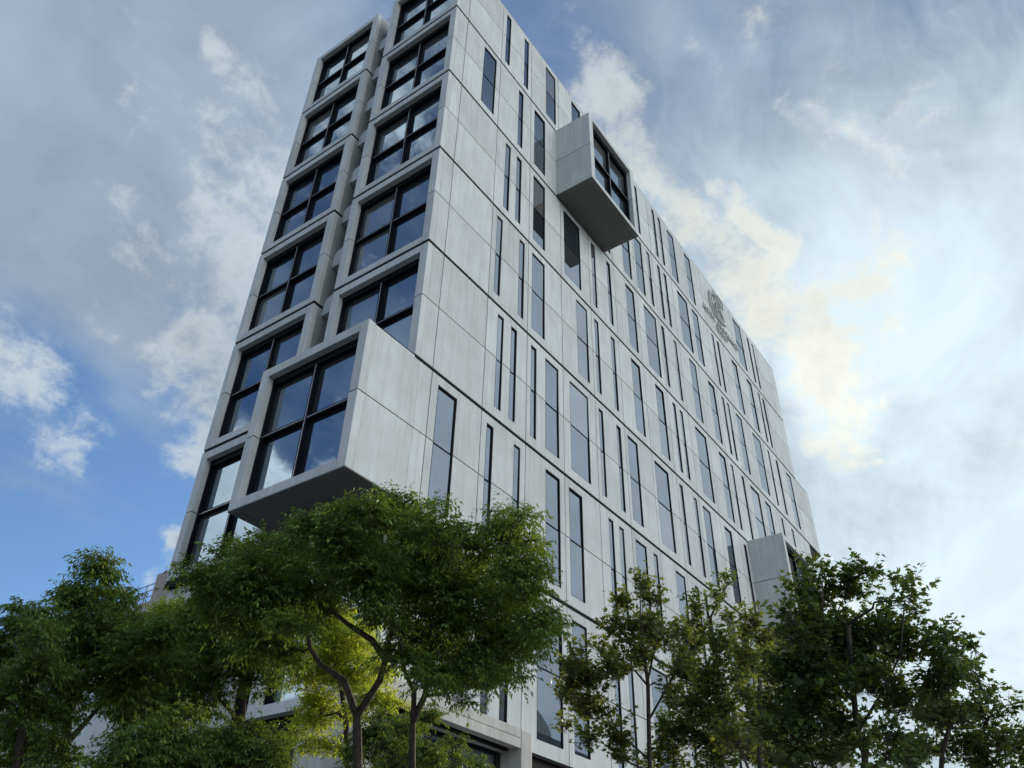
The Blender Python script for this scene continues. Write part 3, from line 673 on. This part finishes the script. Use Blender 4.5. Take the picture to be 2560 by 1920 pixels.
def nrm(a): return a/(np.linalg.norm(a, axis=-1, keepdims=True)+1e-9)
NARROW = np.array([(0, 0, 0), (0.42, 0.5, 0.02), (1.0, 0, -0.12), (0.42, -0.5, 0.02)])          # along, across, up
NARROW_F = [(0, 1, 2, 3)]
LOBED = np.array([(0, 0, 0), (0.10, 0.42, .02), (0.62, 0.62, -.04), (0.50, 0.20, 0), (1.0, 0.0, -.06), (0.50, -0.20, 0), (0.62, -0.62, -.04), (0.10, -0.42, .02)])
LOBED_F = [(0, 1, 2, 3), (0, 3, 4, 5), (0, 5, 6, 7)]
def foliage(rng, centres, radii, counts, species, leaf_len):
    """sprays of separate leaves gathered in clumps round each crown part"""
    C = []; O = []
    for c, r, n in zip(centres, radii, counts):
        ncl = max(3, int(n/(16 if species == 'narrow' else 9))); d = nrm(rng.normal(size=(ncl, 3)))
        rr = r*rng.uniform(0, 1, (ncl, 1))**0.45*rng.uniform(.58, .90, (ncl, 1)); cc = c+d*rr*np.array([1, 1, .92])
        w = rng.uniform(.12, 1.7, ncl); idx = rng.choice(ncl, size=n, p=w/w.sum())
        rc = (r*(.30 if species == 'narrow' else .26)*rng.uniform(.7, 1.35, ncl))[idx][:, None]
        dd = nrm(rng.normal(size=(n, 3))*np.array([1, 1, .8])+np.array([0, 0, .42 if species == 'narrow' else .30]))
        p = cc[idx]+dd*rc*rng.uniform(.45, 1.0, (n, 1))*np.array([1, 1, .72]); C.append(p)
        o = nrm(dd*.9+nrm(p-c)*.45+rng.normal(size=(n, 3))*.22); O.append(o)
    C = np.concatenate(C); O = np.concatenate(O); n = len(C)
    if species == 'narrow':
        d0 = nrm(O*np.array([1, 1, .45])+np.array([0, 0, .30])+rng.normal(size=(n, 3))*.25); K = 13; L = rng.uniform(.22, .42, (n, 1)); droop = .30
    else:
        d0 = nrm(O*np.array([.8, .8, .5])+np.array([0, 0, .75])+rng.normal(size=(n, 3))*.25); K = 8; L = rng.uniform(.20, .42, (n, 1)); droop = .05
    side = nrm(np.cross(d0, np.array([0, 0, 1.0]))+1e-4)
    P = []; A = []
    for k in range(K):
        t = (k+.5)/K
        pos = C+d0*L*t; pos[:, 2] -= (droop*L[:, 0]*t*t)
        s = 1 if k % 2 else -1
        if species == 'narrow': dr = nrm(d0*.55+side*s*.62+np.array([0, 0, -.50-.3*t])+rng.normal(size=(n, 3))*.28)
        else: dr = nrm(d0*.35+side*s*.7+np.array([0, 0, -.18])+rng.normal(size=(n, 3))*.5)
        P.append(pos+rng.normal(size=(n, 3))*.012); A.append(dr)
    P = np.concatenate(P); A = np.concatenate(A); m = len(P)
    upr = nrm(np.array([0, 0, 1.0])+rng.normal(size=(m, 3))*.45); S = nrm(np.cross(A, upr)); U = np.cross(S, A)
    Ls = leaf_len*rng.uniform(.65, 1.2, (m, 1)); shp, fs, wr = (NARROW, NARROW_F, .34) if species == 'narrow' else (LOBED, LOBED_F, .92)
    if species != 'narrow': P = P+A*Ls*.35
    V = (P[:, None, :]+A[:, None, :]*Ls[:, None, :]*shp[None, :, 0:1]+S[:, None, :]*Ls[:, None, :]*wr*shp[None, :, 1:2]+U[:, None, :]*Ls[:, None, :]*shp[None, :, 2:3])
    nv = len(shp); V = V.reshape(-1, 3)
    F = (np.array(fs)[None]+np.arange(m)[:, None, None]*nv).reshape(-1, 4)
    # a share of the twigs
    tw = rng.choice(n, size=min(n, 900), replace=False)
    return V, F, [(C[i]-d0[i]*.12, C[i]+d0[i]*L[i]*.8+np.array([0, 0, -droop*L[i, 0]*.6])) for i in tw]
def quads_mesh(name, V, F, m):
    me = bpy.data.meshes.new(name); me.vertices.add(len(V)); me.vertices.foreach_set('co', V.astype(np.float32).ravel())
    me.loops.add(len(F)*4); me.loops.foreach_set('vertex_index', F.astype(np.int32).ravel())
    me.polygons.add(len(F)); me.polygons.foreach_set('loop_start', np.arange(len(F), dtype=np.int32)*4); me.polygons.foreach_set('loop_total', np.full(len(F), 4, np.int32))
    me.update(calc_edges=True); me.materials.append(m); return me
def tree(name, label, species, depth, blobs, trunk, r0, lmat, seed, leaf_len, lai=3.0, cat='tree', group=None, forks=()):
    rng = np.random.default_rng(seed); rnd = random.Random(seed)
    tp = [at(u, v, depth+(q[0] if q else 0)) for u, v, *q in trunk]
    base = np.array([tp[0][0], tp[0][1], 0.1]); root = empty(name, tuple(base), label, cat, group); bz = Vector(base)
    cen = []; rd = []; cnt = []
    for b in blobs:
        u, v, r = b[:3]; dd = b[3] if len(b) > 3 else rng.uniform(-.9, .9); k = b[4] if len(b) > 4 else 1.0
        D_ = depth+dd; R_ = r*D_/FPX; cen.append(at(u, v, D_)); rd.append(R_)
        la = leaf_len**2*(.17 if species == 'narrow' else .50); K = 13 if species == 'narrow' else 8
        cnt.append(max(10, int(lai*k*math.pi*R_*R_/la/K)))
    V, F, tw = foliage(rng, cen, rd, cnt, species, leaf_len)
    o = link('crown', quads_mesh('crown', V-base, F, lmat), root); o['kind'] = 'stuff'
    # trunk
    low = [tuple(base)]+[tuple(base+(tp[0]-base)*t+np.array([rnd.uniform(-.02, .02), rnd.uniform(-.02, .02), 0])) for t in (.33, .66)]
    pts = [np.array(p) for p in low]+tp; rs = [r0*(1.25 if i == 0 else 1.0)*(1-.50*i/(len(pts)-1)) for i in range(len(pts))]
    # limbs: each crown part grows from the nearest wood below it
    nodes = [(p, r) for p, r in zip(pts[3:], rs[3:])]
    tk = MB(); tk.tube(pts, rs, 9)
    for fk in forks:
        fp = [at(u, v, depth+(q[0] if q else 0)) for u, v, *q in fk]
        frs = [r0*(.50 if species == 'narrow' else .38)*(1-.60*i/(len(fp)-1)) for i in range(len(fp))]; tk.tube(fp, frs, 7); nodes += list(zip(fp, frs))
    tk.build('trunk', M_BARK, root, smooth=True)
    lim = MB(); order = sorted(range(len(cen)), key=lambda i: np.linalg.norm(cen[i]-tp[-1]))
    for i in order:
        c = cen[i]; best = min(nodes, key=lambda nd: np.linalg.norm(nd[0]-c)*(1+max(0, (nd[0][2]-c[2]))*1.2/(np.linalg.norm(nd[0]-c)+.1)))
        a, ra = best; d = c-a; ln = np.linalg.norm(d)
        if ln < .05: continue
        rb = max(.008, ra*.62); mid1 = a+d*.35+rng.normal(size=3)*ln*.07+np.array([0, 0, .06*ln]); mid2 = a+d*.7+rng.normal(size=3)*ln*.07+np.array([0, 0, .06*ln])
        re = rb*.55; lim.tube([a, mid1, mid2, c], [rb, rb*.85, rb*.7, re], 5); nodes += [(mid1, rb*.85), (mid2, rb*.7), (c, re)]
        for _ in range(5):
            e = c+nrm(rng.normal(size=3)+np.array([0, 0, .5]))*rd[i]*.75; s_ = a+d*rng.uniform(.6, 1); m_ = (s_+e)/2+rng.normal(size=3)*.06
            lim.tube([s_, m_, e], [re*.6, re*.45, .004], 4)
    lo_ = lim.build('limbs', M_BARK, root, smooth=True); lo_['kind'] = 'stuff'
    t2 = MB()
    for a, b in tw: t2.tube([a, (a+b)/2+np.array([0, 0, .015]), b], [.0045, .0035, .002], 3)
    q = t2.build('twigs', M_BARK, root); q['kind'] = 'stuff'
    return root
G = 'street trees in front of the hotel'
tree('broadleaf_tree', 'drooping narrow-leaved tree cut by the left edge of the photo', 'narrow', 13.0,
     [(80,1530,42),(40,1575,60),(110,1600,45),(15,1650,80),(90,1680,70),(30,1760,85),(110,1790,60,.3,.7),(50,1870,85),(130,1900,60)], [(40,1930),(60,1800),(70,1680)], .11, M_LEAF, 1, .088, 6.0, group=G)
tree('broadleaf_tree', 'dome-topped green tree with forked dark trunk, second from the left edge', 'narrow', 14.5,
     [(240,1440,62),(180,1490,55),(290,1500,55),(230,1550,90),(330,1570,65),(345,1630,75,-1.2),(400,1600,45,-1.2),(150,1590,70),(260,1670,95),(170,1700,75,0,.6),(340,1720,80),(420,1660,50),(300,1790,50,0,.6),(130,1790,50,0,.5),(240,1600,90,1.2)],
     [(160,1930),(163,1850),(172,1770),(185,1700)], .13, M_LEAF, 2, .090, 6.0, group=G, forks=[[(172,1780),(140,1720),(60,1690)],[(178,1770),(215,1700),(240,1620)],[(165,1860),(210,1810),(255,1760)]])
tree('broadleaf_tree', 'small far tree showing one light green dome beside the tower foot', 'narrow', 21.0,
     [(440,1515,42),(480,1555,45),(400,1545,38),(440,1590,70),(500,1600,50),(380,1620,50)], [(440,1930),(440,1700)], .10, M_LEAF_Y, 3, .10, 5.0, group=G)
tree('broadleaf_tree', 'dense green tree with slim straight trunk under the big overhanging corner box', 'narrow', 15.5,
     [(520,1570,80),(560,1650,90),(470,1650,90),(630,1610,80),(650,1700,55,0,.5),(420,1720,90),(500,1760,80),(430,1570,65),(360,1780,80),(540,1490,60),(620,1520,60),(660,1560,75),(700,1620,65),(700,1540,65),(640,1650,60)],
     [(591,1930),(605,1800),(612,1700)], .10, M_LEAF, 4, .090, 6.0, group=G, forks=[[(604,1810),(570,1770),(540,1740)]])
tree('broadleaf_tree', 'low bushy dark green tree along the bottom edge, left of the grey wall gap', 'narrow', 12.0,
     [(620,1860,75),(540,1880,85),(690,1890,50),(440,1840,90),(350,1880,90),(480,1920,90),(600,1930,80),(270,1910,60)], [(520,1960),(520,1900)], .09, M_LEAF, 5, .085, 6.0, group=G)
tree('broadleaf_tree', 'largest wide dark tree with Y-shaped trunk in front of the hotel corner', 'narrow', 12.5,
     [(560,1470,62),(490,1455,40),(462,1432,22),(640,1455,75),(605,1390,38),(545,1385,22),(690,1385,60),(655,1350,20),(735,1345,30),(790,1355,72),(860,1315,58),(845,1272,20),(930,1300,60),(940,1250,20),(1000,1310,68),(1005,1255,22),(1090,1320,58),(1095,1252,20),(1060,1380,90),(1165,1375,62),(1250,1350,60),(1290,1300,34),(1325,1285,16),(1240,1280,16),(1305,1370,48),(1345,1380,20),
      (1300,1440,70),(1290,1510,75),(1340,1570,55),(1375,1560,24),(1280,1620,65),(1200,1670,75),(1130,1700,55),(1100,1630,75),(1190,1550,105),(1100,1490,115),(1000,1430,115),(900,1430,110),(790,1460,90),(700,1480,80),(620,1500,75),(1040,1590,60),(960,1480,60,1.2),
      (720,1410,60,1.3,.7),(870,1400,70,1.3,.7),(1010,1400,70,1.4,.7),(1180,1460,80,1.3,.7),(1280,1440,28),(1330,1625,48),(1255,1690,52),(1170,1725,42),(1085,1690,60),(1010,1640,50),(600,1560,62),(660,1610,66),(725,1560,55),(735,1640,42),(560,1520,55),(790,1525,55),(960,1540,55)],
     [(896,1940),(893,1860),(892,1785)], .12, M_LEAF, 6, .084, 6.5, group=G,
     forks=[[(892,1790),(860,1700),(800,1660),(775,1620),(760,1540)],[(892,1790),(950,1700),(966,1640),(980,1560),(985,1470)],[(966,1650),(930,1600),(870,1560),(820,1520)],[(1030,1940,.6),(1031,1830,.6),(1036,1730,.5),(1012,1680,.4),(1000,1600,.2)],[(1034,1800,.6),(1062,1740,.5),(1072,1690,.4),(1080,1600,.2)]])
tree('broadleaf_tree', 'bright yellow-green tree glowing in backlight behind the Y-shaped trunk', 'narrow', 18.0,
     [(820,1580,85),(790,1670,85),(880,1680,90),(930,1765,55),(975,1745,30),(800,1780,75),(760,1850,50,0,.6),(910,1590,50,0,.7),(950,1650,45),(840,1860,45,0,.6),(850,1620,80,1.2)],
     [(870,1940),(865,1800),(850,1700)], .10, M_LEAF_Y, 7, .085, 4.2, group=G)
tree('broadleaf_tree', 'short green tree below the concrete portal beam at the bottom edge', 'narrow', 16.5,
     [(950,1870,60),(1010,1835,55),(1070,1870,55),(1120,1890,45),(1010,1920,75),(895,1890,50),(960,1810,42),(1060,1810,35),(1150,1860,28),(1190,1915,30)], [(1010,1990),(1010,1900)], .08, M_LEAF, 8, .095, 4.0, group=G)
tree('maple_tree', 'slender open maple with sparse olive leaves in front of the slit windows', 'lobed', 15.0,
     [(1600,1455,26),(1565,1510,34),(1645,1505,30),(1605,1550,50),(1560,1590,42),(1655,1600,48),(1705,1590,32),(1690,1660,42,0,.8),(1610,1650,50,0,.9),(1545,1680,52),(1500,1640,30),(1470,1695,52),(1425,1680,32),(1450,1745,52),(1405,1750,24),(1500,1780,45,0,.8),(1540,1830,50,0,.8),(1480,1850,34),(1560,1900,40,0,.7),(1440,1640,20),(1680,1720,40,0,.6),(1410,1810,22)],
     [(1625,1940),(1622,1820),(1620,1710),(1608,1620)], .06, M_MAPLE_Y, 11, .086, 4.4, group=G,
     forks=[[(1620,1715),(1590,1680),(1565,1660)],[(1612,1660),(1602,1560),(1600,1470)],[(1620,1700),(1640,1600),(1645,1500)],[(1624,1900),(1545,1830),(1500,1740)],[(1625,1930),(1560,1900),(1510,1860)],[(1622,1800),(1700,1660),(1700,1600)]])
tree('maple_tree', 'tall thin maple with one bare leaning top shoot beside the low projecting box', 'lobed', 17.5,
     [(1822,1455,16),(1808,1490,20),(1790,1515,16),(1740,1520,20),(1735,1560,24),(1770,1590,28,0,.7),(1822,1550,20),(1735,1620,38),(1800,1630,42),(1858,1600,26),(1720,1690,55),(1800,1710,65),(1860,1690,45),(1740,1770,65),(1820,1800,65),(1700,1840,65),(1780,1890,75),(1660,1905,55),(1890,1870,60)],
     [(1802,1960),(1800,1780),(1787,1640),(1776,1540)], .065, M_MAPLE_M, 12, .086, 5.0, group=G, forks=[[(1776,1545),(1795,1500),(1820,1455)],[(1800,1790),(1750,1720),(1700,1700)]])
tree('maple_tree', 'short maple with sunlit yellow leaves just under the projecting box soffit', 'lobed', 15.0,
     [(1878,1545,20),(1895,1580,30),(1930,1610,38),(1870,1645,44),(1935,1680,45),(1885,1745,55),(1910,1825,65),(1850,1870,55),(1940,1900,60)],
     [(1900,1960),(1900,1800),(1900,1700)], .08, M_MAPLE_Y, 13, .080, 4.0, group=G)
tree('maple_tree', 'large dark maple standing nearest the right end of the hotel', 'lobed', 11.0,
     [(2010,1490,34),(1975,1545,30),(1945,1580,20),(2060,1445,34),(2110,1450,30),(2172,1430,13),(2160,1485,28),(2090,1525,66),(2010,1600,70),(2180,1590,72),(2264,1458,14),(2255,1500,28),(2295,1535,26),(2270,1610,72),(2350,1640,42),(2385,1595,15),(2335,1700,70),(2100,1650,92),(2000,1690,88),(2200,1700,72),(2050,1780,88),(1965,1800,78),(2150,1860,82,0,.8),(2280,1770,76),(1985,1890,85),(2080,1900,80),(2230,1890,72),(2090,1610,90,1.0),(2010,1710,90,1.0),(2180,1640,90,1.0,.8)],
     [(2170,1960),(2160,1880),(2140,1800),(2130,1690),(2120,1560)], .062, M_MAPLE, 14, .084, 4.6, group=G,
     forks=[[(2145,1830),(2200,1740),(2250,1640),(2262,1500)],[(2130,1750),(2085,1680),(2060,1600),(2055,1450)],[(2150,1860),(2230,1800),(2320,1700)],[(2040,1960),(2020,1850),(1990,1720)]])
tree('maple_tree', 'dark maple reaching into the bottom right corner of the photo', 'lobed', 12.0,
     [(2440,1625,14),(2415,1655,34),(2385,1700,40),(2450,1700,26),(2330,1790,70),(2400,1780,62),(2470,1745,30),(2525,1775,22),(2480,1820,55),(2540,1865,45),(2400,1880,80),(2300,1900,70),(2500,1910,60),(2580,1900,50)],
     [(2352,1960),(2355,1880),(2380,1800)], .06, M_MAPLE, 15, .084, 4.2, group=G, forks=[[(2380,1810),(2440,1760),(2480,1740)]])
